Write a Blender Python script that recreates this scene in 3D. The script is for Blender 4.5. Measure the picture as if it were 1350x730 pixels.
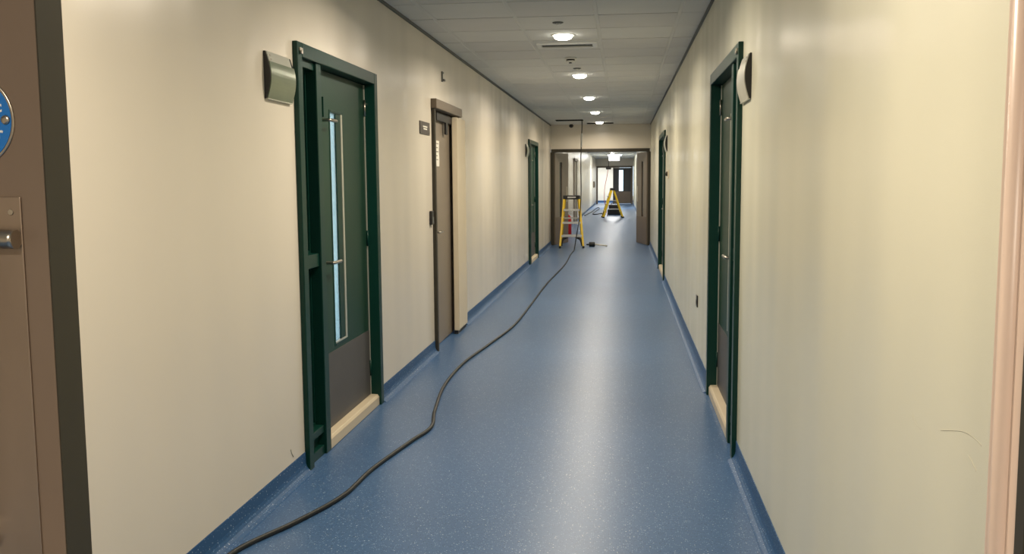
import bpy, bmesh, math, random
from mathutils import Vector, Matrix
random.seed(7)
for o in list(bpy.data.objects): bpy.data.objects.remove(o, do_unlink=True)
scn = bpy.context.scene
COL = scn.collection

# ------------------------------------------------------------------ camera
F, CX, CY = 1230.0, 675.0, 365.0
VP, ROLL, EYE = (821.5, 235.5), math.radians(-0.27), 1.47
fy = Vector(((VP[0]-CX)/F, (VP[1]-CY)/F, 1)).normalized()
dn = Vector((math.sin(ROLL), math.cos(ROLL), 0)); dn = (dn - fy*dn.dot(fy)).normalized()
fx = dn.cross(fy)
cam_d = bpy.data.cameras.new('camera'); cam = bpy.data.objects.new('camera', cam_d); COL.objects.link(cam)
cam_d.sensor_width = 36; cam_d.sensor_fit = 'HORIZONTAL'; cam_d.lens = F/1350*36; cam_d.clip_start = 0.02
rx = Vector((fx.x, fy.x, -dn.x)); ry = -Vector((fx.y, fy.y, -dn.y)); rz = -Vector((fx.z, fy.z, -dn.z))
m = Matrix((rx, ry, rz)).transposed().to_4x4(); m.translation = (0, 0, EYE); cam.matrix_world = m
scn.camera = cam

# ------------------------------------------------------------------ sky, exposure
world = bpy.data.worlds.new('sky'); scn.world = world; world.use_nodes = True
bg = world.node_tree.nodes['Background']; bg.inputs[0].default_value = (0.74, 0.88, 1.0, 1); bg.inputs[1].default_value = 1.8
vs = scn.view_settings
vs.view_transform = 'Standard'; vs.look = 'None'; vs.gamma = 1; vs.use_curve_mapping = False; vs.exposure = 0.42

LAMP_W, FAR_W = 30.0, 19.0
WARM, COOL = (1.0, 0.87, 0.70), (1.0, 0.93, 0.84)

# ------------------------------------------------------------------ dimensions
XL, XR, ZC = -1.60, 0.596, 2.66
YN, YB, YE, YZ = 1.00, 20.80, 55.6, 59.0     # near doorway, bulkhead, end doorway, end wall

# ------------------------------------------------------------------ materials
MATS = {}
def mat(name, col, rough=0.5, metal=0.0, noise=0.0, nscale=8.0, stretch=(1,1,1), bump=0.0, bscale=60.0, spec=0.5, emit=None, estr=0, trans=0, coat=0, alpha=1):
    if name in MATS: return MATS[name]
    M = bpy.data.materials.new(name); M.use_nodes = True
    nt = M.node_tree; b = nt.nodes['Principled BSDF']
    b.inputs['Base Color'].default_value = (*col, 1); b.inputs['Roughness'].default_value = rough
    b.inputs['Metallic'].default_value = metal; b.inputs['Specular IOR Level'].default_value = spec
    b.inputs['Transmission Weight'].default_value = trans; b.inputs['Coat Weight'].default_value = coat
    if emit: b.inputs['Emission Color'].default_value = (*emit, 1); b.inputs['Emission Strength'].default_value = estr
    tc = nt.nodes.new('ShaderNodeTexCoord'); mp = nt.nodes.new('ShaderNodeMapping')
    mp.inputs['Scale'].default_value = stretch; nt.links.new(tc.outputs['Object'], mp.inputs[0])
    if noise:
        n = nt.nodes.new('ShaderNodeTexNoise'); n.inputs['Scale'].default_value = nscale; n.inputs['Detail'].default_value = 5
        nt.links.new(mp.outputs[0], n.inputs['Vector'])
        mx = nt.nodes.new('ShaderNodeMix'); mx.data_type = 'RGBA'
        mx.inputs[6].default_value = (*[c*(1-noise) for c in col], 1); mx.inputs[7].default_value = (*[min(1, c*(1+noise)) for c in col], 1)
        nt.links.new(n.outputs['Fac'], mx.inputs[0]); nt.links.new(mx.outputs[2], b.inputs['Base Color'])
    if bump:
        n2 = nt.nodes.new('ShaderNodeTexNoise'); n2.inputs['Scale'].default_value = bscale; n2.inputs['Detail'].default_value = 3
        nt.links.new(mp.outputs[0], n2.inputs['Vector'])
        bp = nt.nodes.new('ShaderNodeBump'); bp.inputs['Strength'].default_value = bump; bp.inputs['Distance'].default_value = 0.01
        nt.links.new(n2.outputs['Fac'], bp.inputs['Height']); nt.links.new(bp.outputs[0], b.inputs['Normal'])
    MATS[name] = M
    return M

def wall_mat(name, col, rough):
    """semi-gloss emulsion: board joints and roller laps give long upright waves, plus a fine stipple"""
    M = bpy.data.materials.new(name); M.use_nodes = True; nt = M.node_tree; b = nt.nodes['Principled BSDF']
    N, Lk = nt.nodes.new, nt.links.new
    b.inputs['Roughness'].default_value = rough; b.inputs['Specular IOR Level'].default_value = 0.6
    tc = N('ShaderNodeTexCoord')
    def noise(scale, st, det):
        mp = N('ShaderNodeMapping'); mp.inputs['Scale'].default_value = st; Lk(tc.outputs['Object'], mp.inputs[0])
        n = N('ShaderNodeTexNoise'); n.inputs['Scale'].default_value = scale; n.inputs['Detail'].default_value = det; Lk(mp.outputs[0], n.inputs['Vector']); return n
    wav = noise(1.5, (1, 1, 0.04), 1.2); sti = noise(260, (1, 1, 1), 2); tint = noise(1.1, (1, 1, 0.5), 3)
    b1 = N('ShaderNodeBump'); b1.inputs['Strength'].default_value = 0.9; b1.inputs['Distance'].default_value = 0.045; Lk(wav.outputs['Fac'], b1.inputs['Height'])
    b2 = N('ShaderNodeBump'); b2.inputs['Strength'].default_value = 0.12; b2.inputs['Distance'].default_value = 0.001; Lk(sti.outputs['Fac'], b2.inputs['Height']); Lk(b1.outputs[0], b2.inputs['Normal'])
    Lk(b2.outputs[0], b.inputs['Normal'])
    mx = N('ShaderNodeMix'); mx.data_type = 'RGBA'; mx.inputs[6].default_value = (*[c*0.95 for c in col], 1); mx.inputs[7].default_value = (*[min(1, c*1.04) for c in col], 1)
    Lk(tint.outputs['Fac'], mx.inputs[0]); Lk(mx.outputs[2], b.inputs['Base Color'])
    return M

def vinyl_mat(name, col, rough):
    """safety vinyl with pale and dark flecks"""
    M = bpy.data.materials.new(name); M.use_nodes = True; nt = M.node_tree; b = nt.nodes['Principled BSDF']
    N, Lk = nt.nodes.new, nt.links.new
    tc = N('ShaderNodeTexCoord')
    def flecks(scale, size, keep):
        v = N('ShaderNodeTexVoronoi'); v.inputs['Scale'].default_value = scale; Lk(tc.outputs['Object'], v.inputs['Vector'])
        lt = N('ShaderNodeMath'); lt.operation = 'LESS_THAN'; lt.inputs[1].default_value = size; Lk(v.outputs['Distance'], lt.inputs[0])
        sp = N('ShaderNodeSeparateColor'); Lk(v.outputs['Color'], sp.inputs[0])
        l2 = N('ShaderNodeMath'); l2.operation = 'LESS_THAN'; l2.inputs[1].default_value = keep; Lk(sp.outputs[0], l2.inputs[0])
        mu = N('ShaderNodeMath'); mu.operation = 'MULTIPLY'; Lk(lt.outputs[0], mu.inputs[0]); Lk(l2.outputs[0], mu.inputs[1]); return mu
    n = N('ShaderNodeTexNoise'); n.inputs['Scale'].default_value = 1.2; n.inputs['Detail'].default_value = 6; Lk(tc.outputs['Object'], n.inputs['Vector'])
    base = N('ShaderNodeMix'); base.data_type = 'RGBA'; base.inputs[6].default_value = (*[c*0.86 for c in col], 1); base.inputs[7].default_value = (*[c*1.14 for c in col], 1); Lk(n.outputs['Fac'], base.inputs[0])
    a = base.outputs[2]
    for sc, sz, kp, fc, amt in ((150, 0.36, 0.34, (0.012, 0.035, 0.09), 0.7), (120, 0.30, 0.30, (0.26, 0.38, 0.56), 0.7), (62, 0.16, 0.26, (0.56, 0.63, 0.70), 0.85)):
        fl = flecks(sc, sz, kp); am = N('ShaderNodeMath'); am.operation = 'MULTIPLY'; am.inputs[1].default_value = amt; Lk(fl.outputs[0], am.inputs[0])
        mx = N('ShaderNodeMix'); mx.data_type = 'RGBA'; mx.inputs[7].default_value = (*fc, 1); Lk(a, mx.inputs[6]); Lk(am.outputs[0], mx.inputs[0]); a = mx.outputs[2]
    Lk(a, b.inputs['Base Color'])
    b.inputs['Roughness'].default_value = rough; b.inputs['Specular IOR Level'].default_value = 0.38
    n3 = N('ShaderNodeTexNoise'); n3.inputs['Scale'].default_value = 180; n3.inputs['Detail'].default_value = 2; Lk(tc.outputs['Object'], n3.inputs['Vector'])
    bp = N('ShaderNodeBump'); bp.inputs['Strength'].default_value = 0.10; bp.inputs['Distance'].default_value = 0.002; Lk(n3.outputs['Fac'], bp.inputs['Height']); Lk(bp.outputs[0], b.inputs['Normal'])
    return M

M_WALL = wall_mat('cream_wall_paint', (0.74, 0.68, 0.57), 0.27)
M_WALLR = wall_mat('pale_olive_cream_wall_paint', (0.70, 0.68, 0.53), 0.27)
M_FLOOR = vinyl_mat('blue_flecked_vinyl', (0.052, 0.120, 0.25), 0.34)
M_SKIRT = vinyl_mat('blue_vinyl_skirting', (0.026, 0.090, 0.215), 0.5)
M_TILE = mat('mineral_ceiling_tile', (0.66, 0.66, 0.63), 0.9, noise=0.05, nscale=3, bump=0.15, bscale=220)
M_TILE2 = mat('mineral_ceiling_tile_aged', (0.635, 0.63, 0.605), 0.9, noise=0.05, nscale=3, bump=0.15, bscale=220)
M_GRID = mat('grid_shadow_line_grey', (0.20, 0.20, 0.19), 0.5, noise=0.03)  # darkened grey draws the shadow lines at the cross tees
M_SHADOWTRIM = mat('dark_grey_edge_trim', (0.11, 0.115, 0.105), 0.6, noise=0.1)
M_VOID = mat('void_darkness_black', (0.01, 0.01, 0.01), 0.9, noise=0.1)  # near-black colour stands in for the darkness of unlit voids
M_GREEN = mat('dark_green_paint', (0.0025, 0.035, 0.025), 0.36, spec=0.28, noise=0.10, nscale=5, bump=0.05, bscale=120)
M_GLEAF = mat('green_laminate', (0.010, 0.046, 0.028), 0.40, spec=0.28, noise=0.10, nscale=3, bump=0.04, bscale=200)
M_GREY = mat('grey_kick_laminate', (0.085, 0.080, 0.075), 0.5, noise=0.12, nscale=6)
M_BEIGE = mat('beige_pvc', (0.62, 0.53, 0.38), 0.4, noise=0.05)
M_CREAMPANEL = mat('cream_panel_paint', (0.72, 0.62, 0.45), 0.35, noise=0.04)
M_BROWN = mat('brown_metal_paint', (0.16, 0.125, 0.088), 0.42, noise=0.10, nscale=4)
M_BROWNLEAF = mat('taupe_laminate', (0.235, 0.195, 0.15), 0.40, noise=0.12, nscale=3)
M_BROWNDK = mat('dark_brown_edge', (0.035, 0.030, 0.018), 0.5, noise=0.10)
M_NEARLEAF = mat('brown_laminate', (0.185, 0.132, 0.092), 0.45, noise=0.10, nscale=5)
M_PINK = mat('pinkish_beige_gloss', (0.74, 0.57, 0.46), 0.35, noise=0.05)
M_STEEL = mat('brushed_steel', (0.50, 0.45, 0.38), 0.28, 1.0, noise=0.12, nscale=20, stretch=(1, 1, 0.1))
M_TARN = mat('tarnished_steel_plate', (0.36, 0.28, 0.215), 0.42, 0.85, noise=0.45, nscale=7, stretch=(1, 1, 0.35))
M_PLAQUE = mat('dark_plaque', (0.075, 0.065, 0.06), 0.4, noise=0.1)
M_BLACK = mat('black_plastic', (0.012, 0.012, 0.012), 0.45, noise=0.15)
M_RUBBER = mat('black_rubber', (0.010, 0.012, 0.011), 0.5, noise=0.2, nscale=30)
M_GLASSDK = mat('dark_glazing', (0.008, 0.016, 0.018), 0.08, noise=0.05)
M_GLASS = mat('teal_tinted_glass', (0.40, 0.56, 0.57), 0.25, trans=1.0, noise=0.03)
M_CLEAR = mat('clear_glass', (0.92, 0.97, 0.98), 0.03, trans=1.0, noise=0.01)
M_SIGNP = mat('satin_sign_panel', (0.22, 0.26, 0.185), 0.28, 0.5, noise=0.15, nscale=6)
M_SIGNW = mat('silver_sign_panel', (0.60, 0.60, 0.52), 0.30, 0.5, noise=0.08, nscale=6)
M_BLUE = mat('blue_sign_print', (0.010, 0.165, 0.52), 0.35, noise=0.06)
M_WHITE = mat('white_print', (0.80, 0.79, 0.76), 0.55, noise=0.03)
M_PAPER = mat('white_paper', (0.78, 0.75, 0.66), 0.8, noise=0.05)
M_INK = mat('grey_ink', (0.30, 0.28, 0.24), 0.8, noise=0.1)
M_YELLOW = mat('yellow_fibreglass', (0.82, 0.56, 0.02), 0.4, noise=0.10)
M_ALU = mat('aluminium', (0.72, 0.71, 0.68), 0.35, 0.8, noise=0.08)
M_RED = mat('red_enamel', (0.55, 0.012, 0.012), 0.35, noise=0.08)
M_LAMP = mat('lit_diffuser', (1, 1, 1), 0.5, emit=(1.0, 0.95, 0.82), estr=14, noise=0.01)
M_TUBE = mat('lit_panel', (1, 1, 1), 0.5, emit=(0.92, 0.97, 1.0), estr=9, noise=0.01)
M_LITSIGN = mat('lit_white_sign', (0.9, 0.9, 0.9), 0.5, emit=(1, 1, 1), estr=0.7, noise=0.01)
M_WHITEPL = mat('white_plastic', (0.76, 0.76, 0.72), 0.45, noise=0.04)
M_GREYDOOR = mat('charcoal_laminate', (0.040, 0.042, 0.044), 0.45, noise=0.1)
M_WOODKICK = mat('taupe_kick_plate', (0.20, 0.155, 0.115), 0.5, noise=0.1)

# ------------------------------------------------------------------ mesh helpers
class MB:
    def __init__(s): s.v = []; s.f = []; s.sm = []
    def add(s, vs_, fs, smooth=False):
        b = len(s.v); s.v += [tuple(p) for p in vs_]; s.f += [tuple(i+b for i in q) for q in fs]; s.sm += [smooth]*len(fs); return s
    def box(s, x0, x1, y0, y1, z0, z1):
        x0, x1 = sorted((x0, x1)); y0, y1 = sorted((y0, y1)); z0, z1 = sorted((z0, z1))
        return s.add([(x0,y0,z0),(x1,y0,z0),(x1,y1,z0),(x0,y1,z0),(x0,y0,z1),(x1,y0,z1),(x1,y1,z1),(x0,y1,z1)],
                     [(0,3,2,1),(4,5,6,7),(0,1,5,4),(1,2,6,5),(2,3,7,6),(3,0,4,7)])
    def bar(s, a, b, w, d, up=(0,0,1)):
        """rectangular bar from a to b, w across, d along 'up'"""
        a, b = Vector(a), Vector(b); t = (b-a).normalized(); u = Vector(up)
        sx = t.cross(u).normalized(); u = sx.cross(t).normalized(); q = []
        for p in (a, b):
            for i, j in ((-1,-1),(1,-1),(1,1),(-1,1)): q.append(p + sx*(i*w/2) + u*(j*d/2))
        return s.add(q, [(3,2,1,0),(4,5,6,7),(0,1,5,4),(1,2,6,5),(2,3,7,6),(3,0,4,7)])
    def tube(s, pts, r, n=10, caps=True):
        pts = [Vector(p) for p in pts]; k = len(pts); rs = r if isinstance(r, (list, tuple)) else [r]*k; q = []
        ref = Vector((0,0,1)); 
        if abs((pts[-1]-pts[0]).normalized().z) > 0.9: ref = Vector((1,0,0))
        for i in range(k):
            t = (pts[min(i+1,k-1)] - pts[max(i-1,0)]).normalized()
            u = t.cross(ref); u = u.normalized() if u.length > 1e-5 else Vector((1,0,0)); w = u.cross(t).normalized()
            for j in range(n):
                a = 2*math.pi*j/n; q.append(pts[i] + u*(rs[i]*math.cos(a)) + w*(rs[i]*math.sin(a)))
        fs = [(i*n+j, (i+1)*n+j, (i+1)*n+(j+1)%n, i*n+(j+1)%n) for i in range(k-1) for j in range(n)]
        s.add(q, fs, True)
        if caps: 
            b = len(s.v) - len(q); s.f += [tuple(b+j for j in range(n)), tuple(b+(k-1)*n+j for j in reversed(range(n)))]; s.sm += [False, False]
        return s
    def lathe(s, c, prof, axis='z', n=28):
        """prof: list of (radius, height) about axis through c"""
        q = []; c = Vector(c)
        for r, h in prof:
            for j in range(n):
                a = 2*math.pi*j/n; x, y = r*math.cos(a), r*math.sin(a)
                q.append(c + {'z': Vector((x, y, h)), 'y': Vector((x, h, y)), 'x': Vector((h, x, y))}[axis])
        k = len(prof)
        s.add(q, [(i*n+j, i*n+(j+1)%n, (i+1)*n+(j+1)%n, (i+1)*n+j) for i in range(k-1) for j in range(n)], True)
        b = len(s.v) - len(q); s.f += [tuple(b+j for j in reversed(range(n))), tuple(b+(k-1)*n+j for j in range(n))]; s.sm += [False, False]
        return s
    def prism(s, poly, ax, a0, a1, smooth=False):
        """extrude 2-D polygon along axis ax from a0 to a1; poly holds the two other coordinates in x,y,z order"""
        def P(p, a):
            l = list(p); l.insert(ax, a); return l
        n = len(poly)
        s.add([P(p, a0) for p in poly] + [P(p, a1) for p in poly], [(i, (i+1)%n, n+(i+1)%n, n+i) for i in range(n)], smooth)
        b = len(s.v) - 2*n; s.f += [tuple(b+i for i in reversed(range(n))), tuple(b+n+i for i in range(n))]; s.sm += [False, False]
        return s

def rootloc(p):
    while p.parent: p = p.parent
    return p.location.copy()
def obj(name, mb, material, parent=None, bevel=0.0, label=None):
    off = rootloc(parent) if parent else Vector((0,0,0))
    me = bpy.data.meshes.new(name)
    me.from_pydata([Vector(v)-off for v in mb.v], [], mb.f); me.materials.append(material)
    bm = bmesh.new(); bm.from_mesh(me); bmesh.ops.recalc_face_normals(bm, faces=bm.faces); bm.to_mesh(me); bm.free()
    for p, sm in zip(me.polygons, mb.sm): p.use_smooth = sm
    o = bpy.data.objects.new(name, me); COL.objects.link(o)
    if parent: o.parent = parent
    if bevel:
        bv = o.modifiers.new('bevel', 'BEVEL'); bv.width = bevel; bv.segments = 2; bv.limit_method = 'ANGLE'; bv.angle_limit = math.radians(50)
    if label: o['label'] = label
    return o
def tag(o, label, cat, group=None, kind=None):
    o['label'] = label; o['category'] = cat
    if group: o['group'] = group
    if kind: o['kind'] = kind
    return o
def thing(name, loc, label, cat, group=None, kind=None):
    o = bpy.data.objects.new(name, None); COL.objects.link(o); o.location = loc; o.empty_display_size = 0.1
    return tag(o, label, cat, group, kind)
def struct(name, mb, material, label, cat, bevel=0):
    return tag(obj(name, mb, material, None, bevel), label, cat, None, 'structure')
def text_part(name, body, size, material, parent, mtx, extrude=0.0006):
    cu = bpy.data.curves.new(name, 'FONT'); cu.body = body; cu.size = size; cu.align_x = 'CENTER'; cu.align_y = 'CENTER'; cu.extrude = extrude; cu.offset = size*0.02
    t = bpy.data.objects.new(name, cu); COL.objects.link(t); bpy.context.view_layer.update()
    me = bpy.data.meshes.new_from_object(t.evaluated_get(bpy.context.evaluated_depsgraph_get())); bpy.data.objects.remove(t, do_unlink=True)
    me.transform(Matrix.Translation(-rootloc(parent)) @ mtx); me.materials.clear(); me.materials.append(material)
    o = bpy.data.objects.new(name, me); COL.objects.link(o); o.parent = parent
    return o
def smooth_path(pts, k=8):
    pts = [Vector(p) for p in pts]; out = []
    for i in range(len(pts)-1):
        p0, p1, p2, p3 = pts[max(i-1,0)], pts[i], pts[i+1], pts[min(i+2,len(pts)-1)]
        for j in range(k):
            t = j/k; out.append(0.5*((2*p1)+(p2-p0)*t+(2*p0-5*p1+4*p2-p3)*t*t+(3*p1-p0-3*p2+p3)*t**3))
    return out + [pts[-1]]

# ------------------------------------------------------------------ the setting
def longwall(xw, sgn, y0, y1, openings, zt=2.80, th=0.16):
    """wall along Y facing the corridor, sgn = direction away from the corridor; openings (ya, yb, ztop)"""
    mb = MB(); y = y0
    for a, b, z in sorted(openings):
        if a > y: mb.box(xw, xw+sgn*th, y, a, 0, zt)
        mb.box(xw, xw+sgn*th, a, b, z, zt); y = b
    mb.box(xw, xw+sgn*th, y, y1, 0, zt)
    return mb
D1, D2, D3, D5 = (4.47, 5.96), (7.78, 9.02), (15.85, 17.55), (30.5, 32.6)
D4, D6 = (4.87, 6.42), (13.45, 15.45)
OPL = [(a+0.02, b-0.02, 2.13) for a, b in (D1, D2, D3, D5)]
OPR = [(a+0.02, b-0.02, 2.13) for a, b in (D4, D6)]
wl = struct('wall_left', longwall(XL, -1, YN+0.06, YE, OPL), M_WALL, 'long cream painted corridor wall with the taupe door', 'wall')
wr = struct('wall_right', longwall(XR, 1, YN+0.06, YE, OPR), M_WALLR, 'long cream painted corridor wall with a low black socket plate', 'wall')
fl = struct('floor', MB().box(-2.6, 1.8, -3.2, YZ+0.2, -0.12, 0), M_FLOOR, 'blue flecked safety vinyl corridor floor', 'floor')

def skirting(name, xw, sgn, runs, label):
    mb = MB(); c = -sgn     # c points into the corridor
    prof = [(0, 0.0), (0, 0.102), (0.0035, 0.102), (0.0045, 0.045), (0.008, 0.030), (0.015, 0.017), (0.026, 0.007), (0.042, 0.0012), (0.05, 0.0)]
    for a, b in runs: mb.prism([(xw + c*p, z) for p, z in prof], 1, a, b, False)
    return struct(name, mb, M_SKIRT, label, 'skirting')
def gaps(y0, y1, op):
    r = []; y = y0
    for a, b in sorted(op):
        if a > y: r.append((y, a))
        y = b
    return r + [(y, y1)]
skirting('baseboard_left', XL, -1, gaps(YN+0.06, YB, (D1, (7.78, 9.30), D3)) + gaps(YB+0.2, YE-0.12, (D5,)), 'blue coved vinyl skirting beside the long black cable')
skirting('baseboard_right', XR, 1, gaps(YN+0.06, YB, (D4, D6)) + [(YB+0.2, YE-0.12)], 'blue coved vinyl skirting below the black socket plate')

# ceiling: real lay-in tiles in an exposed grid, two of them lifted out
cl = struct('ceiling', MB().box(-2.6, 1.8, -3.2, YZ+0.2, 3.05, 3.15), M_VOID, 'suspended ceiling of grey white lay-in tiles', 'ceiling')
gx = [XL, -1.40, -0.80, -0.20, 0.40, XR]
gy = [1.0 + 0.6*k for k in range(34)]
def tile_mesh(name, w, l, material):
    g = 0.010; c = 0.003; z0 = ZC; mb = MB()
    a, b = w/2-0.0125, l/2-g
    mb.add([(-a+c,-b+c,0),(a-c,-b+c,0),(a-c,b-c,0),(-a+c,b-c,0),(-a,-b,c),(a,-b,c),(a,b,c),(-a,b,c),(-a,-b,0.012),(a,-b,0.012),(a,b,0.012),(-a,b,0.012)],
           [(0,3,2,1),(0,1,5,4),(1,2,6,5),(2,3,7,6),(3,0,4,7),(4,5,9,8),(5,6,10,9),(6,7,11,10),(7,4,8,11),(8,9,10,11)])
    me = bpy.data.meshes.new(name); me.from_pydata(mb.v, [], mb.f); me.materials.append(material); return me
tm = {}
for i in range(5):
    w = gx[i+1]-gx[i]
    for k in (0, 1): tm[i, k] = tile_mesh('ceiling_tile', w, 0.6, (M_TILE, M_TILE2)[k])
for j in range(len(gy)-1):
    for i in range(5):
        yc, xc = gy[j]+0.3, (gx[i]+gx[i+1])/2
        if i == 1 and abs(yc-19.3) < 0.1 or i == 2 and abs(yc-20.5) < 0.1: continue      # tiles lifted out
        if i == 2 and abs(yc-8.5) < 0.1: continue                                        # air vent sits here
        o = bpy.data.objects.new('ceiling_tile', tm[i, int(random.random() < 0.3)]); COL.objects.link(o); o.parent = cl
        o.location = (xc, yc, ZC + random.uniform(-0.001, 0.0012))
mb = MB()
for x in gx[1:-1]: mb.box(x-0.012, x+0.012, 1.0, YB, ZC+0.0015, ZC+0.013)
obj('grid_runner', mb, M_TILE, cl)
mb = MB()
for y in gy[1:]: 
    for i in range(5): mb.box(gx[i]+(0.012 if i else 0), gx[i+1]-(0.012 if i < 4 else 0), y-0.010, y+0.010, ZC+0.009, ZC+0.013)
obj('grid_cross_tee', mb, M_GRID, cl)
mb = MB(); mb.box(-1.5, 0.4, 18.6, 20.78, 2.96, 3.0).box(-1.5, 0.4, 20.74, 20.79, ZC+0.014, 2.96); 
obj('void_soffit', mb, M_VOID, cl)
mb = MB()
for k in range(int((YE-YB-0.2)/0.6)):
    y = YB+0.2+0.6*k
    for i in range(5): mb.box(gx[i]+0.005, gx[i+1]-0.005, y+0.005, y+0.595, ZC, ZC+0.02)
mb.box(XL, XR, YE-0.3, YZ, ZC, ZC+0.02)
o = obj('far_tile_field', mb, M_TILE, cl); o['kind'] = 'stuff'; o['label'] = 'pale ceiling tiles beyond the partition'
mb = MB().box(-2.6, 1.8, -3.2, YN, ZC, ZC+0.03); obj('lobby_board', mb, M_TILE, cl)
struct('trim_1', MB().box(XL, XL+0.016, 1.1, YB, ZC-0.016, ZC-0.001).box(XL, XL+0.012, 1.1, YB, ZC-0.019, ZC-0.016), M_SHADOWTRIM, 'edge trim coloured dark as a shadow gap between ceiling and wall above the taupe door', 'trim')  # strip's dark colour carries the perimeter shadow
struct('trim_2', MB().box(XR-0.016, XR, 1.1, YB, ZC-0.016, ZC-0.001).box(XR-0.012, XR, 1.1, YB, ZC-0.019, ZC-0.016), M_SHADOWTRIM, 'edge trim coloured dark as a shadow gap between ceiling and wall above the socket plate', 'trim')  # perimeter shadow on this side, also put into the strip's colour

# partition above the far double doorway
struct('wall_partition', MB().box(XL, XR, YB, YB+0.16, 2.13, ZC+0.4), M_WALL, 'cream partition wall over the propped open brown double doors', 'wall')
# end wall with window, and the doorway wall before it
mb = MB().box(-2.6, -0.30, YZ, YZ+0.16, 0, 2.8).box(0.75, 1.8, YZ, YZ+0.16, 0, 2.8).box(-0.30, 0.75, YZ, YZ+0.16, 0, 0.35).box(-0.30, 0.75, YZ, YZ+0.16, 2.35, 2.8)
mb.box(-2.6, -2.44, YE, YZ, 0, 2.8).box(1.64, 1.8, YE, YZ, 0, 2.8)
we = struct('wall_end', mb, M_WALL, 'cream wall at the far end behind the charcoal door', 'wall')
obj('skirting', MB().box(-2.44, -0.30, YZ-0.02, YZ, 0, 0.12).box(-0.3, 1.64, YZ-0.02, YZ, 0, 0.12), M_SKIRT, we)
struct('wall_doorway', MB().box(XL, XR, YE, YE+0.14, 2.20, ZC+0.2).box(-2.6, XL, YE, YE+0.14, 0, 2.8).box(XR, 1.8, YE, YE+0.14, 0, 2.8), M_WALL, 'cream wall above the farthest doorway', 'wall')
wn = thing('window_1', (0.225, YZ, 0.35), 'bright window behind the charcoal door', 'window', None, 'structure')
obj('frame', MB().box(-0.30, -0.24, YZ+0.04, YZ+0.10, 0.35, 2.35).box(0.69, 0.75, YZ+0.04, YZ+0.10, 0.35, 2.35).box(-0.24, 0.69, YZ+0.04, YZ+0.10, 0.35, 0.41).box(-0.24, 0.69, YZ+0.04, YZ+0.10, 2.29, 2.35), M_WHITEPL, wn)
obj('pane', MB().box(-0.24, 0.69, YZ+0.065, YZ+0.071, 0.41, 2.29), M_CLEAR, wn)
# near lobby around the camera
struct('wall_back', MB().box(-2.6, 1.8, -3.3, -3.2, 0, ZC+0.1), M_WALL, 'cream wall of the lobby behind the doorway', 'wall')
struct('wall_lobby', MB().box(-2.6, -2.44, -3.2, YN+0.06, 0, ZC+0.1).box(1.64, 1.8, -3.2, YN+0.06, 0, ZC+0.1).box(0.48, 1.64, YN-0.05, YN+0.06, 0, ZC+0.1).box(-2.44, -1.68, YN-0.05, YN+0.06, 0, ZC+0.1).box(-1.68, 0.48, YN-0.05, YN+0.06, 2.20, ZC+0.1), M_WALL, 'cream lobby side walls around the near doorway', 'wall')

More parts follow.
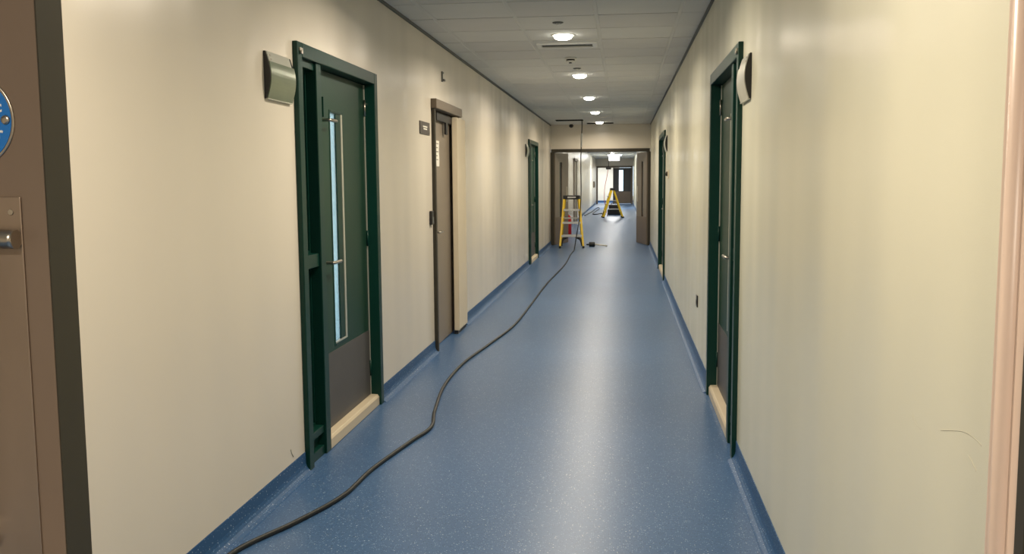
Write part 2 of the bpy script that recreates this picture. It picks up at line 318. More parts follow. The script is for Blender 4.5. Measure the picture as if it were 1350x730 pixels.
# ------------------------------------------------------------------ doors
def green_door(n, xw, sgn, ya, yb, label, detail=True, view_mat=None, spec=None):
    """frame with narrow side light at the near end; X(d) = d metres into the wall"""
    X = lambda d: xw + sgn*d
    root = thing('door_%d' % n, (xw, (ya+yb)/2, 0), label, 'door', None, 'structure')
    def B(*bs):
        mb = MB()
        for d0, d1, y0, y1, z0, z1 in bs: mb.box(X(d0), X(d1), y0, y1, z0, z1)
        return mb
    T = 2.15; f = 0.07; p = -0.025
    ym0, ym1 = ya+0.31, ya+0.39                        # mullion
    obj('jamb', B((p, 0.13, ya, ya+f, 0, T)), M_GREEN, root, 0.004)
    obj('jamb', B((p, 0.13, yb-f, yb, 0, T), (0.096, 0.13, yb-f-0.018, yb-f, 0, T-f)), M_GREEN, root, 0.004)
    obj('head', B((p, 0.13, ya+f, yb-f, T-f, T), (0.096, 0.13, ym1, yb-f, T-f-0.02, T-f)), M_GREEN, root, 0.004)
    obj('mullion', B((p+0.012, 0.13, ym0, ym1, 0, T-f)), M_GREEN, root, 0.004)
    for a, b in ((0.0, 0.05), (0.12, 0.16), (1.02, 1.09), (T-f-0.04, T-f)):
        obj('side_rail', B((0.0, 0.11, ya+f, ym0, a, b)), M_GREEN, root, 0.003)
    obj('bottom_panel', B((0.03, 0.06, ya+f, ym0, 0.05, 0.12)), M_GREEN, root, 0.002)
    for a, b in ((0.16, 1.02), (1.09, T-f-0.04)):
        g = obj('side_pane', B((0.060, 0.066, ya+f+0.012, ym0-0.012, a+0.012, b-0.012)), M_GLASSDK, root)
        obj('bead', B((0.045, 0.075, ya+f, ya+f+0.014, a, b), (0.045, 0.075, ym0-0.014, ym0, a, b), (0.045, 0.075, ya+f+0.014, ym0-0.014, a, a+0.014), (0.045, 0.075, ya+f+0.014, ym0-0.014, b-0.014, b)), M_GREEN, g)
    obj('back_board', B((0.135, 0.14, ya+f, ym0, 0, T)), M_VOID, root)
    # leaf, built round its vision slot
    l0, l1, zb, zt = ym1+0.004, yb-f-0.012, 0.075, T-f-0.006
    v0, v1, va, vb = l0+0.29, l0+0.55, 0.52, 1.87
    d0, d1 = 0.046, 0.091
    leaf = obj('leaf', B((d0, d1, l0, v0, zb, zt), (d0, d1, v1, l1, zb, zt), (d0, d1, v0, v1, zb, va), (d0, d1, v0, v1, vb, zt)), M_GLEAF, root)
    obj('vision_bead', B((d0-0.003, d1, v0, v0+0.016, va, vb), (d0-0.004, d1, v1-0.016, v1, va, vb), (d0-0.004, d1, v0+0.016, v1-0.016, va, va+0.016), (d0-0.004, d1, v0+0.016, v1-0.016, vb-0.016, vb)), M_GREEN, leaf, 0.002)
    obj('vision_pane', B((d0+0.004, d0+0.009, v0+0.016, v1-0.016, va+0.016, vb-0.016)), view_mat or M_GLASS, leaf, 0, 'pale teal glass')
    obj('vision_divider', B((d0, d0+0.016, v0+0.125, v0+0.165, va+0.016, vb-0.016)), M_GREEN, leaf, 0.002)
    obj('glazing_seal', B((d0+0.001, d0+0.003, v0+0.165, v1-0.045, va+0.016, vb-0.016)), M_GREEN, leaf)
    obj('pale_bead', B((d0-0.003, d0+0.003, v1-0.045, v1-0.016, va+0.016, vb-0.016), (d0-0.003, d0+0.003, v0+0.016, v1-0.045, va+0.016, va+0.026)), M_SIGNW, leaf, 0, 'pale glazing bead')
    obj('kick_plate', B((d0-0.003, d0, l0+0.004, l1-0.004, zb, 0.50)), M_GREY, leaf, 0, 'dark grey kick plate')
    obj('edge_seal', B((d0-0.006, d0+0.01, l1, l1+0.009, zb, zt)), M_SIGNW, leaf, 0, 'pale seal strip')
    for z in (0.25, 1.1, 1.93): obj('hinge', MB().tube([(X(d0-0.008), l1-0.006, z-0.05), (X(d0-0.008), l1-0.006, z+0.05)], 0.007), M_STEEL if z > 1.5 else M_GREEN, leaf)
    def lever(z, ln):
        y = l0+0.12; h = obj('lever', MB().tube(smooth_path([(X(d0-0.008), y, z), (X(d0-0.052), y, z), (X(d0-0.062), y+0.015, z), (X(d0-0.062), y+ln, z)], 5), 0.0095), M_STEEL, leaf)
        obj('rose', MB().lathe((X(d0), y, z), [(0.026, 0), (0.026, -0.008*sgn)], 'x', 20), M_STEEL, leaf)
    lever(1.02, 0.13); lever(1.80, 0.11)
    obj('bolt_stay', B((d0-0.012, d0, l0+0.165, l0+0.185, 1.82, 1.93)), M_GREEN, leaf, 0.002)
    obj('threshold', MB().prism([(X(-0.012), 0.001), (X(-0.012), 0.056), (X(-0.002), 0.072), (X(0.06), 0.074), (X(0.11), 0.074), (X(0.11), 0.001)], 1, ym1+0.002, yb-f-0.002), M_BEIGE, root, 0.004, 'beige threshold strip')
    obj('stay_catch', MB().tube([(X(p-0.012), ya+f*0.55, T-0.05), (X(p+0.002), ya+f*0.55, T-0.05)], 0.010).box(X(p-0.008), X(p), ya+0.02, ya+0.06, T-0.045, T-0.03), M_STEEL, root)
    return root
green_door(1, XL, -1, *D1, 'dark green door with narrow side light facing the cable, beside the dark plaque')
green_door(3, XL, -1, *D3, 'dark green door just before the propped open brown leaf and yellow stepladder')
green_door(4, XR, 1, *D4, 'dark green door with beige threshold next to the low black socket plate', view_mat=M_GLASSDK)
green_door(6, XR, 1, *D6, 'dark green door beside the small dark centred wall switch', view_mat=M_GLASSDK)
# no room stands behind the first green door's glazed slot; open sky lights it
def brown_door(n, ya, yb, label, full=True):
    X = lambda d: XL - d
    root = thing('door_%d' % n, (XL, (ya+yb)/2, 0), label, 'door', None, 'structure')
    obj('jamb', MB().box(X(-0.03), X(0.12), ya, ya+0.05, 0, 2.07), M_BROWNDK if full else M_BROWN, root, 0.004)
    obj('jamb', MB().box(X(-0.02), X(0.12), yb-0.05, yb, 0, 2.07), M_BROWN, root, 0.004)
    obj('head', MB().box(X(-0.05), X(0.12), ya-0.01, yb+0.01, 2.07, 2.15), M_BROWN, root, 0.005)
    lf = obj('leaf', MB().box(X(0.03), X(0.075), ya+0.053, yb-0.075, 0.012, 2.065), M_BROWNLEAF, root, 0.003)
    obj('edge_seal', MB().box(X(0.0), X(0.03), yb-0.072, yb-0.052, 0.012, 2.065), M_SIGNW, root, 0, 'pale seal strip')
    if full:
        obj('closer', MB().box(X(0.0), X(0.03), ya+0.25, yb-0.10, 1.985, 2.06), M_BLACK, root, 0.006)
        obj('closer_arm', MB().box(X(-0.01), X(0.01), ya+0.62, ya+0.70, 1.88, 1.985), M_BLACK, root, 0.003)
        h = obj('lever', MB().tube(smooth_path([(X(0.025), ya+0.16, 1.02), (X(-0.02), ya+0.16, 1.02), (X(-0.028), ya+0.175, 1.02), (X(-0.028), ya+0.28, 1.02)], 5), 0.009), M_STEEL, lf)
        obj('rose', MB().lathe((X(0.03), ya+0.16, 1.02), [(0.026, 0), (0.026, 0.008)], 'x', 18), M_STEEL, lf)
    return root
brown_door(2, *D2, 'taupe door under a deep brown head with a paper notice on it')
brown_door(5, *D5, 'brown framed door in the corridor beyond the partition', False)
# cream panel standing proud of the wall past the taupe door
pt = thing('wall_panel', (XL, 9.0, 0), 'tall cream panel standing proud of wall beside the taupe door', 'panel')
obj('board', MB().box(XL, XL+0.045, 8.72, 9.22, 0.035, 2.055), M_CREAMPANEL, pt, 0.006)
obj('shadow_base', MB().box(XL, XL+0.035, 8.73, 9.21, 0.0, 0.035), M_BLACK, pt)  # black block draws the shadow gap under the board
obj('edge_bead', MB().box(XL+0.045, XL+0.05, 8.72, 8.745, 0.035, 2.055), M_CREAMPANEL, pt, 0.002)

# partition double doors, propped open away from the camera
def leafbox(hx, hy, ang, w, s):
    """door leaf hinged at (hx,hy): s=+1 leaf runs from a left hinge; ang from closed"""
    a = math.radians(ang); dx, dy = s*math.cos(a), math.sin(a); nx, ny = -dy*s, dx*s
    def quad(u0, u1, t0, t1, z0, z1):
        q = []
        for z in (z0, z1):
            for u, t in ((u0,t0),(u1,t0),(u1,t1),(u0,t1)): q.append((hx+dx*u+nx*t, hy+dy*u+ny*t, z))
        return MB().add(q, [(0,3,2,1),(4,5,6,7),(0,1,5,4),(1,2,6,5),(2,3,7,6),(3,0,4,7)])
    return quad
fr = thing('door_7', (-0.5, YB+0.08, 0), 'brown double doors propped open behind the first yellow stepladder', 'door', None, 'structure')
obj('head', MB().box(XL+0.02, XR-0.02, YB-0.03, YB+0.18, 2.06, 2.13), M_BROWNDK, fr, 0.004)
obj('jamb', MB().box(XL, XL+0.075, YB-0.03, YB+0.18, 0, 2.06), M_BROWNDK, fr, 0.004)
obj('jamb', MB().box(XR-0.055, XR, YB-0.03, YB+0.18, 0, 2.06), M_BROWNDK, fr, 0.004)
for hx, s, an, fx_ in ((XL+0.08, 1, 75, -1), (XR-0.06, -1, 77, 1)):
    q = leafbox(hx, YB+0.03, an, 0.92, s)
    face = 1 if s > 0 else -1
    L = MB()
    for u0, u1, z0, z1 in ((0, 0.30, 0.01, 2.055), (0.48, 0.92, 0.01, 2.055), (0.30, 0.48, 0.01, 0.55), (0.30, 0.48, 1.85, 2.055)):
        b = q(u0, u1, -0.022, 0.022, z0, z1); L.add(b.v, b.f)
    lf = obj('leaf', L, M_BROWNLEAF, fr)
    obj('vision_pane', q(0.30, 0.48, -0.004, 0.004, 0.55, 1.85), M_GLASSDK, lf)
    obj('kick_plate', q(0.02, 0.90, -0.025, 0.025, 0.02, 0.62), M_WOODKICK, lf)
    obj('push_plate', q(0.76, 0.86, -0.026, 0.026, 0.95, 1.30), M_STEEL, lf)

# farthest doorway: brown frame, one charcoal leaf shut
fe = thing('door_8', (-0.5, YE, 0), 'charcoal door with tall window slot in the farthest brown frame', 'door', None, 'structure')
obj('head', MB().box(XL+0.02, XR-0.02, YE-0.06, YE+0.02, 2.12, 2.22), M_BROWN, fe)
for x0, x1 in ((XL+0.02, XL+0.12), (XR-0.14, XR-0.02)): obj('jamb', MB().box(x0, x1, YE-0.06, YE+0.12, 0, 2.12), M_BROWN, fe)
lx0, lx1, vx0, vx1 = -0.52, XR-0.14, -0.25, 0.0
lf = obj('leaf', MB().box(lx0, vx0, YE, YE+0.045, 0.02, 2.11).box(vx1, lx1, YE, YE+0.045, 0.02, 2.11).box(vx0, vx1, YE, YE+0.045, 0.02, 0.75).box(vx0, vx1, YE, YE+0.045, 1.98, 2.11), M_GREYDOOR, fe)
obj('vision_pane', MB().box(vx0, vx1, YE+0.018, YE+0.026, 0.75, 1.98), M_CLEAR, lf)
obj('kick_plate', MB().box(lx0+0.05, lx1-0.02, YE-0.004, YE, 0.05, 0.72), M_WOODKICK, lf, 0, 'taupe kick plate')
obj('meeting_edge', MB().box(lx0-0.07, lx0, YE-0.01, YE+0.05, 0.0, 2.12), M_GREYDOOR, fe)

# near doorway: left leaf shut, right jamb
P = lambda x: x
nd = thing('door_9', (-1.1, YN-0.02, 0), 'brown door leaf with blue disc sign and steel pull plate', 'door', None, 'structure')
LE = -0.638     # meeting edge
YF, YK = 0.975, 1.024
lf = obj('leaf', MB().box(-1.58, LE-0.0015, YF, YK, 0.01, 2.19), M_NEARLEAF, nd)
obj('leaf_edge', MB().box(LE-0.0015, LE, YF+0.0006, YK, 0.01, 2.19), M_BROWNDK, lf, 0, 'dark brown leaf edge')
obj('frame_jamb', MB().box(-1.68, -1.585, YF-0.02, YK+0.03, 0, 2.20), M_BROWNDK, nd)
pl = obj('pull_plate', MB().box(-0.82, -0.668, YF-0.0025, YF, 0.30, 1.455), M_TARN, nd, 0.001, 'tarnished steel plate')
for sx in (-0.680, -0.805): obj('screw', MB().lathe((sx, YF-0.0025, 1.438), [(0.0035, 0), (0.003, -0.0012)], 'y', 12), M_STEEL, pl)
obj('pull_handle', MB().tube(smooth_path([(-0.669, YF-0.012, 1.408), (-0.72, YF-0.016, 1.408), (-0.755, YF-0.03, 1.40), (-0.765, YF-0.055, 1.37), (-0.765, YF-0.06, 1.25), (-0.765, YF-0.06, 1.10), (-0.755, YF-0.03, 1.06), (-0.730, YF-0.003, 1.055)], 6), 0.011), M_STEEL, pl)
dc = obj('disc_sign', MB().lathe((-0.7215, YF, 1.540), [(0.0515, 0), (0.0515, -0.0012), (0.0505, -0.0018)], 'y', 48), M_STEEL, nd, 0, 'round blue sign with white lettering')
obj('disc_face', MB().lathe((-0.7215, YF-0.0018, 1.540), [(0.0485, 0), (0.0485, -0.0006)], 'y', 48), M_BLUE, dc)
for sx in (-0.7215-0.042, -0.7215+0.042): obj('disc_rivet', MB().lathe((sx, YF-0.0024, 1.540), [(0.0055, 0), (0.0048, -0.0016), (0.002, -0.002)], 'y', 16), M_STEEL, dc)
for ln, z, sz in (('Automatic', 1.5545, 0.0182), ('fire door', 1.540, 0.0125), ('keep clear', 1.5255, 0.0182)):
    text_part('lettering', ln, sz, M_WHITE, dc, Matrix.Translation((-0.7215, YF-0.0026, z)) @ Matrix.Rotation(math.pi/2, 4, 'X'), 0.0003)
nj = thing('trim_3', (0.43, YN, 0), 'pinkish beige moulded door jamb at the near doorway', 'jamb', None, 'structure')
obj('jamb', MB().box(0.404, 0.48, YN-0.02, YN+0.065, 0, 2.20), M_PINK, nj, 0.002)
obj('bead', MB().tube([(0.404, YN+0.022, 0), (0.404, YN+0.022, 2.20)], 0.012, 14), M_PINK, nj)
obj('casing', MB().box(0.400, 0.50, YN-0.045, YN-0.0205, 0, 2.20), M_BROWNDK, nj, 0.002, 'dark brown casing')

# ------------------------------------------------------------------ ceiling fittings
def downlight(y, label, group, w, x=-0.50, col=WARM):
    r = thing('ceiling_light', (x, y, ZC), label, 'light', group)
    obj('trim_ring', MB().lathe((x, y, ZC), [(0.100, 0.002), (0.100, -0.004), (0.082, -0.008), (0.078, -0.003), (0.078, 0.002)], 'z', 32), M_WHITEPL, r)
    obj('diffuser', MB().lathe((x, y, ZC-0.004), [(0.077, 0.004), (0.077, -0.010), (0.070, -0.024), (0.05, -0.034), (0.02, -0.038)], 'z', 28), M_LAMP, r)
    ld = bpy.data.lights.new('downlight_beam', 'AREA'); ld.shape = 'DISK'; ld.size = 0.14; ld.energy = w; ld.color = col; ld.spread = math.radians(165)
    lo = bpy.data.objects.new('downlight_beam', ld); COL.objects.link(lo); lo.parent = r; lo.location = (0, 0, -0.046)
    return r
G1 = 'round downlights in the tiled corridor ceiling'
downlight(1.9, 'round lit downlight in the ceiling just inside the pinkish jamb', G1, LAMP_W)
downlight(4.9, 'round lit downlight in the ceiling beside the first bowed signs', G1, LAMP_W)
downlight(7.9, 'round lit downlight right beside the ceiling slot vent', G1, LAMP_W)
downlight(10.9, 'round lit downlight next along from the smoke detector', G1, LAMP_W)
downlight(13.9, 'second round lit downlight along from the smoke detector towards the missing tiles', G1, LAMP_W)
downlight(16.9, 'round lit downlight one before that at the missing ceiling tiles', G1, LAMP_W)
downlight(19.9, 'round lit downlight beside the missing ceiling tiles', G1, LAMP_W*0.5)
G2 = 'downlights beyond the partition'
for k in range(11): downlight(22.9+3*k, 'small round lit downlight in the ceiling beyond the partition', G2, FAR_W, col=COOL)
downlight(-1.2, 'round lit downlight in the lobby ceiling', 'lobby downlights', 60, -0.3)
for x in (-1.4, 0.9): downlight(57.3, 'added downlight behind the charcoal door brightening the end wall', 'added fill downlights in the end lobby', 60, x, (0.92, 0.97, 1))  # added lamps stand in for daylight on the end wall

v = thing('ceiling_vent', (-0.5, 8.5, ZC), 'white slot air vent in the ceiling between downlight and smoke detector', 'vent')
obj('tile_panel', MB().box(-0.79, -0.21, 8.21, 8.36, ZC, ZC+0.015).box(-0.79, -0.21, 8.56, 8.79, ZC, ZC+0.015).box(-0.79, -0.745, 8.36, 8.56, ZC, ZC+0.015).box(-0.255, -0.21, 8.36, 8.56, ZC, ZC+0.015), M_TILE, v)
obj('frame', MB().box(-0.765, -0.235, 8.34, 8.372, ZC-0.016, ZC).box(-0.765, -0.235, 8.548, 8.58, ZC-0.016, ZC).box(-0.765, -0.725, 8.372, 8.548, ZC-0.016, ZC).box(-0.275, -0.235, 8.372, 8.548, ZC-0.016, ZC), M_WHITEPL, v, 0.002)
obj('slot_box', MB().box(-0.725, -0.275, 8.36, 8.56, ZC+0.05, ZC+0.06).box(-0.725, -0.275, 8.555, 8.56, ZC+0.001, ZC+0.05), M_VOID, v)
for k in range(3): obj('slat', MB().bar((-0.724, 8.412+0.05*k, ZC+0.006), (-0.276, 8.412+0.05*k, ZC+0.006), 0.006, 0.03, (0, 0.5, 1)), M_SHADOWTRIM, v)
s = thing('smoke_detector', (-0.52, 9.37, ZC), 'round white smoke detector with dark slots on the ceiling', 'smoke detector')
obj('base', MB().lathe((-0.52, 9.37, ZC), [(0.055, 0), (0.055, -0.014), (0.050, -0.018)], 'z', 28), M_WHITEPL, s)
obj('slot_ring', MB().lathe((-0.52, 9.37, ZC-0.018), [(0.042, 0), (0.042, -0.014)], 'z', 24), M_BLACK, s)
obj('dome', MB().lathe((-0.52, 9.37, ZC-0.032), [(0.050, 0), (0.048, -0.010), (0.036, -0.020), (0.012, -0.024)], 'z', 28), M_WHITEPL, s)
obj('lens', MB().lathe((-0.52, 9.345, ZC-0.05), [(0.016, 0.0), (0.014, -0.008)], 'z', 14), M_BLACK, s)
for y, lb in ((7.27, 'small dark sensor disc in the ceiling before the slot vent'), (10.27, 'small dark sensor disc in the ceiling after the smoke detector')):
    t = thing('ceiling_sensor', (-0.50, y, ZC), lb, 'sensor', 'small ceiling sensors')
    obj('body', MB().lathe((-0.50, y, ZC), [(0.042, 0), (0.042, -0.005), (0.034, -0.009)], 'z', 24), M_SHADOWTRIM, t)
    obj('lens', MB().lathe((-0.50, y, ZC-0.009), [(0.016, 0), (0.012, -0.009), (0.004, -0.012)], 'z', 16), M_WHITEPL, t)
t = thing('security_camera', (-1.13, 20.62, ZC), 'small black dome camera under the ceiling near the missing tile', 'camera')
obj('mount', MB().lathe((-1.13, 20.62, ZC), [(0.035, 0), (0.035, -0.02)], 'z', 20), M_BLACK, t)
obj('dome', MB().lathe((-1.13, 20.62, ZC-0.02), [(0.05, 0), (0.05, -0.015), (0.04, -0.04), (0.015, -0.055)], 'z', 20), M_BLACK, t)
t = thing('ceiling_panel_light', (-0.42, 47.0, ZC), 'bright rectangular ceiling light before the farthest doorway', 'light')
obj('frame', MB().box(-0.80, -0.05, 46.3, 47.9, ZC-0.02, ZC), M_WHITEPL, t)
obj('diffuser', MB().box(-0.76, -0.09, 46.34, 47.86, ZC-0.028, ZC-0.02), M_TUBE, t)
ld = bpy.data.lights.new('panel_beam', 'AREA'); ld.shape = 'RECTANGLE'; ld.size = 0.66; ld.size_y = 1.5; ld.energy = 45; ld.color = (0.95, 0.98, 1)
lo = bpy.data.objects.new('panel_beam', ld); COL.objects.link(lo); lo.parent = t; lo.location = (0, 0.1, -0.035)
t = thing('hanging_sign', (-0.42, 44.0, ZC), 'white lit sign box hanging below the ceiling before the farthest doorway', 'sign')
obj('box', MB().box(-0.66, -0.16, 43.97, 44.03, 2.30, 2.50), M_LITSIGN, t, 0.005)
for x in (-0.60, -0.22): obj('rod', MB().tube([(x, 44.0, 2.50), (x, 44.0, ZC)], 0.008, 8), M_SHADOWTRIM, t)

# ------------------------------------------------------------------ wall fittings
def curved_sign(xw, sgn, y0, y1, label, panel=None):
    """bowed sign: back plate, black D-shaped ends, panel bulging into the corridor"""
    c = -sgn; z0, z1, bul = 1.842, 2.052, 0.021; zc = (z0+z1)/2
    root = thing('curved_sign', (xw, (y0+y1)/2, zc), label, 'sign', 'bowed signs beside the green doors')
    n = 14
    arc = [(xw + c*(0.009 + bul*math.sin(math.pi*i/n)), z0+(z1-z0)*i/n) for i in range(n+1)]
    obj('back_plate', MB().box(xw, xw+c*0.008, y0+0.004, y1-0.004, z0+0.002, z1-0.002), M_BLACK, root, 0.002)
    for a, b in ((y0, y0+0.006), (y1-0.006, y1)):
        obj('end_cap', MB().prism([(xw, z0)] + arc + [(xw, z1)], 1, a, b), M_BLACK, root)
    th = 0.004; k = n-3
    def shell(i0, i1, a, b):
        outer = [(x + c*th, z) for x, z in arc[i0:i1+1]]
        return MB().prism(arc[i0:i1+1] + outer[::-1], 1, a, b, False)
    obj('panel', shell(0, k, y0+0.0065, y1+0.002), panel or M_SIGNP, root)
    obj('top_strip', shell(k, n, y0+0.0065, y1-0.03), M_SIGNW, root, 0, 'paler strip along the top')
    obj('bottom_lip', MB().box(xw+c*0.004, xw+c*0.016, y0+0.006, y1, z0-0.004, z0), M_SIGNW, root)
    for z in (z1-0.018, z1-0.036): obj('stud', MB().lathe((xw+c*(0.009+bul*math.sin(math.pi*(z-z0)/(z1-z0))+th), y0+0.03, z), [(0.006, 0), (0.005, c*0.002)], 'x', 12), M_STEEL, root)
    return root
curved_sign(XL, -1, 4.09, 4.41, 'bowed metal sign with greenish reflective panel beside green door near blue disc sign')
curved_sign(XR, 1, 4.55, 4.845, 'bowed pale metal sign with black end beside green door near socket plate', M_SIGNW)
curved_sign(XL, -1, 15.40, 15.72, 'bowed sign beside the green door before the yellow stepladder')
curved_sign(XR, 1, 12.95, 13.27, 'bowed sign beside the green door above the small wall switch', M_SIGNW)

t = thing('room_plaque', (XL, 7.49, 1.89), 'small dark square plaque beside the taupe door head', 'sign')
obj('plate', MB().box(XL, XL+0.008, 7.31, 7.68, 1.838, 1.94), M_PLAQUE, t, 0.002)
mb = MB()
for k, (a, b) in enumerate(((7.41, 7.58), (7.43, 7.57))): mb.box(XL+0.008, XL+0.0086, a, b, 1.895-0.018*k, 1.905-0.018*k)
obj('lettering', mb, M_PAPER, t)
t = thing('card_reader', (XL, 7.70, 1.16), 'black card reader on the wall beside the taupe door edge', 'card reader')
obj('body', MB().box(XL, XL+0.022, 7.64, 7.73, 1.10, 1.215), M_BLACK, t, 0.006)
obj('keypad', MB().box(XL+0.022, XL+0.024, 7.655, 7.715, 1.115, 1.165), M_SHADOWTRIM, t)
t = thing('wall_bracket', (XL, 8.28, 2.38), 'small dark metal bracket on the wall above the taupe door', 'bracket')
obj('upright', MB().box(XL, XL+0.012, 8.25, 8.275, 2.335, 2.425), M_SHADOWTRIM, t, 0.002)
obj('arm', MB().box(XL, XL+0.022, 8.275, 8.34, 2.345, 2.362), M_SHADOWTRIM, t, 0.002)
obj('arm', MB().box(XL, XL+0.012, 8.275, 8.32, 2.41, 2.425), M_SHADOWTRIM, t, 0.002)
t = thing('paper_notice', (XL-0.03, 8.05, 1.70), 'white paper notice taped to the taupe door', 'paper')
mb = MB(); n = 6
vv = []; 
for i in range(n+1):
    z = 1.59+0.225*i/n
    for y in (7.925, 8.225): vv.append((XL-0.0255+0.002*math.sin(i*1.3), y, z))
mb.add(vv, [(2*i, 2*i+1, 2*i+3, 2*i+2) for i in range(n)]); o = obj('sheet', mb, M_PAPER, t); sm_ = o.modifiers.new('thickness', 'SOLIDIFY'); sm_.thickness = 0.0012; sm_.offset = 0
mb = MB()
for k, (a, b) in enumerate(((7.96, 8.19), (7.98, 8.16), (7.96, 8.18), (8.0, 8.15), (7.97, 8.17))): mb.box(XL-0.0228, XL-0.0222, a, b, 1.785-0.035*k, 1.793-0.035*k)
obj('print_line', mb, M_INK, t)
t = thing('wall_socket', (XR, 7.5, 0.49), 'small black socket plate low on the cream wall', 'socket')
obj('plate', MB().box(XR-0.009, XR, 7.48, 7.58, 0.448, 0.54), M_BLACK, t, 0.002)
obj('outlet', MB().box(XR-0.013, XR-0.009, 7.505, 7.555, 0.468, 0.505), M_SHADOWTRIM, t, 0.002)
t = thing('wall_switch', (XR, 12.8, 1.53), 'small pale wall switch with dark centre beside the far green door', 'switch')
obj('plate', MB().box(XR-0.01, XR, 12.5, 12.62, 1.47, 1.58), M_CREAMPANEL, t, 0.002)
obj('button', MB().lathe((XR-0.01, 12.75, 1.53), [(0.03, 0.01), (0.03, -0.012), (0.022, -0.025)], 'x', 18), M_BROWNDK, t)
t = thing('wall_box', (XL, 51.0, 1.2), 'dark box on the wall beside the farthest doorway', 'box')
obj('casing', MB().box(XL, XL+0.08, 50.6, 51.4, 1.0, 1.34), M_BROWN, t, 0.01)
obj('cover', MB().box(XL+0.08, XL+0.09, 50.7, 51.3, 1.06, 1.28), M_SHADOWTRIM, t)

# ------------------------------------------------------------------ stepladders
def ladder(loc, rz, label):
    root = thing('stepladder', loc, label, 'ladder', 'yellow stepladders'); root.rotation_euler.z = rz
    Lc = root.location.copy()
    def part(name, mb, m_, bev=0, parent=None):
        mb.v = [Vector(v)+Lc for v in mb.v]; return obj(name, mb, m_, parent or root, bev)
    H = 1.12; hw0, hw1, fy0, fy1, ry0, ry1 = 0.250, 0.165, -0.36, -0.045, 0.38, 0.05
    rail = {}
    for s in (-1, 1):
        a, b = Vector((s*hw0, fy0, 0.02)), Vector((s*hw1, fy1, H-0.086))
        part('front_rail', MB().bar(a, b, 0.042, 0.075, (0, 1, 0)), M_YELLOW, 0.004); rail[s] = (a, b)
        a2, b2 = Vector((s*(hw0-0.02), ry0, 0.02)), Vector((s*(hw1-0.03), ry1, H-0.088))
        part('rear_rail', MB().bar(a2, b2, 0.026, 0.05, (0, 1, 0)), M_YELLOW, 0.004)
        for p in (a, a2): part('foot', MB().box(p.x-0.024, p.x+0.024, p.y-0.045, p.y+0.045, 0, 0.05), M_RUBBER, 0.006)
        k = 0.24; q = a.lerp(b, k)
        part('brace', MB().tube(smooth_path([a.lerp(b, 0.06)+Vector((-s*0.02, 0, 0)), a.lerp(b, 0.16)+Vector((-s*0.045, 0, 0)), Vector((s*0.12, q.y, q.z-0.04)), Vector((s*0.075, q.y, q.z-0.008))], 4), [0.028]*12+[0.014], 8), M_BLACK)
        m1, m2 = a.lerp(b, 0.62), a2.lerp(b2, 0.62)
        part('spreader', MB().bar(m1+Vector((-s*0.02, 0.03, 0)), m2+Vector((-s*0.01, -0.02, 0)), 0.006, 0.022, (0, 0, 1)), M_ALU)
    for z in (0.28, 0.56, 0.83):
        k = (z-0.02)/(H-0.05); y = fy0+(fy1-fy0)*k; hw = hw0+(hw1-hw0)*k-0.012
        part('step', MB().box(-hw, hw, y-0.045, y+0.045, z-0.035, z-0.004).box(-hw, hw, y-0.05, y-0.04, z-0.045, z), M_ALU, 0.003)
    for z in (0.24, 0.62):
        k = (z-0.02)/(H-0.07); y = ry0+(ry1-ry0)*k; hw = hw0-0.02+(hw1-0.03-hw0+0.02)*k
        part('rear_bar', MB().bar((-hw, y, z), (hw, y, z), 0.02, 0.03, (0, 0, 1)), M_ALU)
    tp = part('top_cap', MB().box(-0.185, 0.185, -0.085, 0.085, H-0.085, H), M_BLACK, 0.012)
    part('tool_slot', MB().box(-0.09, 0.09, -0.088, -0.084, H-0.055, H-0.025), M_ALU, 0, tp)
    return root
ladder((-1.105, 20.29, 0), 0.05, 'yellow stepladder facing along the corridor before the brown double doors')
ladder((-0.40, 35.75, 0), math.radians(-84), 'yellow stepladder standing side-on by a black bag beyond the partition')

# ------------------------------------------------------------------ cables, tools
pts = [(-1.66,2.75),(-1.60,3.10),(-1.523,3.42),(-1.39,3.76),(-1.29,4.10),(-1.262,4.50),(-1.183,5.00),(-1.128,5.33),(-1.184,5.72),(-1.262,6.45),(-1.265,7.27),(-1.181,8.14),(-1.085,9.24),(-1.068,10.84),(-1.06,12.99),(-0.99,15.89),(-1.01,18.2),(-1.0,19.0)]
pts[0] = (-1.50, 2.60); pts[1] = (-1.535, 3.05)
R_ = 0.0108
path = [(x, y, R_) for x, y in pts] + [(-0.99, 19.22, 0.05), (-0.955, 19.36, 0.30)]
riser = [(-0.975, 19.30, 0.18), (-0.955, 19.36, 0.30), (-0.89, 19.42, 0.72), (-0.862, 19.40, 1.20), (-0.866, 19.38, 1.75), (-0.855, 19.36, 2.20), (-0.84, 19.35, 2.60), (-0.86, 19.34, 2.80)]
t = thing('floor_cable', (-1.2, 6.0, 0), 'long black cable winding along the blue floor and up into the ceiling', 'cable')
obj('cable', MB().tube(smooth_path(path, 10), R_, 12), M_RUBBER, t)
obj('riser', MB().tube(smooth_path(riser, 8), 0.0100, 10), M_RUBBER, t)
obj('sleeve', MB().tube(smooth_path([(-0.857, 19.362, 2.12), (-0.852, 19.357, 2.26), (-0.846, 19.354, 2.40)], 5), 0.0185, 12), M_WHITEPL, t, 0, 'white sleeve round the hanging cable')
loop = [(-1.52, 37.5), (-1.40, 41.5), (-1.32, 46.5), (-1.25, 48.0), (-1.16, 46.0), (-1.25, 41.5), (-1.24, 39.0), (-1.06, 38.8), (-0.92, 39.8), (-0.72, 38.7)]
tag(obj('coiled_cable', MB().tube(smooth_path([(x, y, 0.02) for x, y in loop], 8), 0.02, 8), M_RUBBER), 'dark cable looped on the floor behind the side-on stepladder', 'cable')
t = thing('hanging_lead', (-0.56, 36.4, 0.0), 'red lead with black connector hanging from ceiling above the side-on stepladder', 'cable')
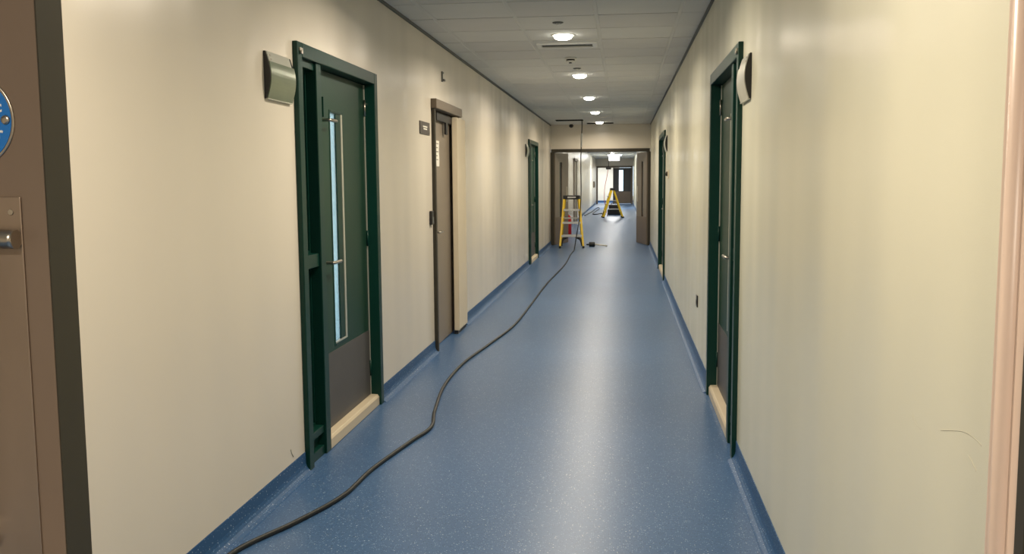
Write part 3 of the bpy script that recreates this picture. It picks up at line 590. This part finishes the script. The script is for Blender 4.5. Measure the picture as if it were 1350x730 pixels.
obj('drop_wire', MB().tube([(-0.56, 36.4, ZC), (-0.56, 36.4, 1.93)], 0.012, 8), M_RUBBER, t)
obj('connector', MB().box(-0.66, -0.46, 36.34, 36.46, 1.83, 1.93), M_BLACK, t, 0.015)
obj('red_lead', MB().tube(smooth_path([(-0.58, 36.4, 1.83), (-0.62, 36.4, 1.55), (-0.70, 36.4, 1.15), (-0.72, 36.4, 0.7), (-0.66, 36.4, 0.35), (-0.60, 36.4, 0.02)], 6), 0.009, 8), M_RED, t)
bx, by = -0.36, 38.6
t = thing('tool_bag', (bx, by, 0), 'black bag with pale band on the floor behind the side-on stepladder', 'bag')
obj('body', MB().box(bx-0.27, bx+0.27, by-0.18, by+0.18, 0.0, 0.22), M_BLACK, t, 0.04)
obj('band', MB().box(bx-0.24, bx+0.24, by-0.20, by+0.20, 0.22, 0.255), M_ALU, t, 0.01)
obj('lid', MB().box(bx-0.22, bx+0.22, by-0.18, by+0.18, 0.255, 0.42), M_BLACK, t, 0.03)
obj('handle', MB().tube(smooth_path([(bx-0.12, by, 0.41), (bx-0.09, by, 0.48), (bx+0.09, by, 0.48), (bx+0.12, by, 0.41)], 5), 0.014, 8), M_BLACK, t)
t = thing('mallet', (-0.66, 20.75, 0), 'black headed mallet with pale shaft lying on the floor by stepladder', 'tool')
obj('head', MB().lathe((-0.665, 20.44, 0.05), [(0.046, -0.07), (0.052, -0.06), (0.052, 0.05), (0.046, 0.06)], 'x', 18), M_RUBBER, t)
obj('shaft', MB().tube([(-0.62, 20.44, 0.05), (-0.34, 20.40, 0.018)], [0.014, 0.017], 10), M_PAPER, t)
obj('grip', MB().tube([(-0.74, 20.45, 0.045), (-0.79, 20.46, 0.04)], [0.02, 0.015], 10), M_BLACK, t)
t = thing('fire_extinguisher', (-1.445, 25.0, 0), 'red fire extinguisher standing by the wall beyond the partition', 'fire extinguisher')
c = (-1.445, 25.0, 0)
obj('cylinder', MB().lathe(c, [(0.07, 0), (0.078, 0.015), (0.078, 0.42), (0.066, 0.47), (0.035, 0.50), (0.022, 0.52)], 'z', 24), M_RED, t)
obj('valve', MB().lathe(c, [(0.024, 0.52), (0.024, 0.56), (0.014, 0.58)], 'z', 16), M_ALU, t)
obj('lever', MB().bar((-1.475, 25.0, 0.575), (-1.355, 25.0, 0.60), 0.02, 0.012).bar((-1.455, 25.0, 0.55), (-1.355, 25.0, 0.545), 0.02, 0.01), M_BLACK, t)
obj('hose', MB().tube(smooth_path([(-1.465, 25.0, 0.55), (-1.53, 25.0, 0.50), (-1.537, 25.0, 0.35), (-1.535, 25.0, 0.18)], 5), 0.011, 8), M_RUBBER, t)

# scuffs on the paint
M_SCUFF = mat('scuff', (0.45, 0.43, 0.34), 0.7, noise=0.1)
def scuff(wall, x, pts, rad): obj('scuff_mark', MB().tube(smooth_path([(x, y, z) for y, z in pts], 5), [rad*0.4] + [rad]*(5*(len(pts)-1)-1) + [rad*0.4], 6), M_SCUFF, wall)
scuff(wr, XR, [(1.977, 0.982), (1.95, 0.968), (1.915, 0.965)], 0.0007)
scuff(wr, XR, [(1.801, 0.994), (1.692, 1.022), (1.632, 1.026), (1.60, 1.022)], 0.0007)
scuff(wr, XR, [(1.659, 0.989), (1.637, 0.982), (1.618, 0.972)], 0.0008)
scuff(wl, XL, [(4.267, 0.175), (4.28, 0.15), (4.305, 0.125)], 0.003)
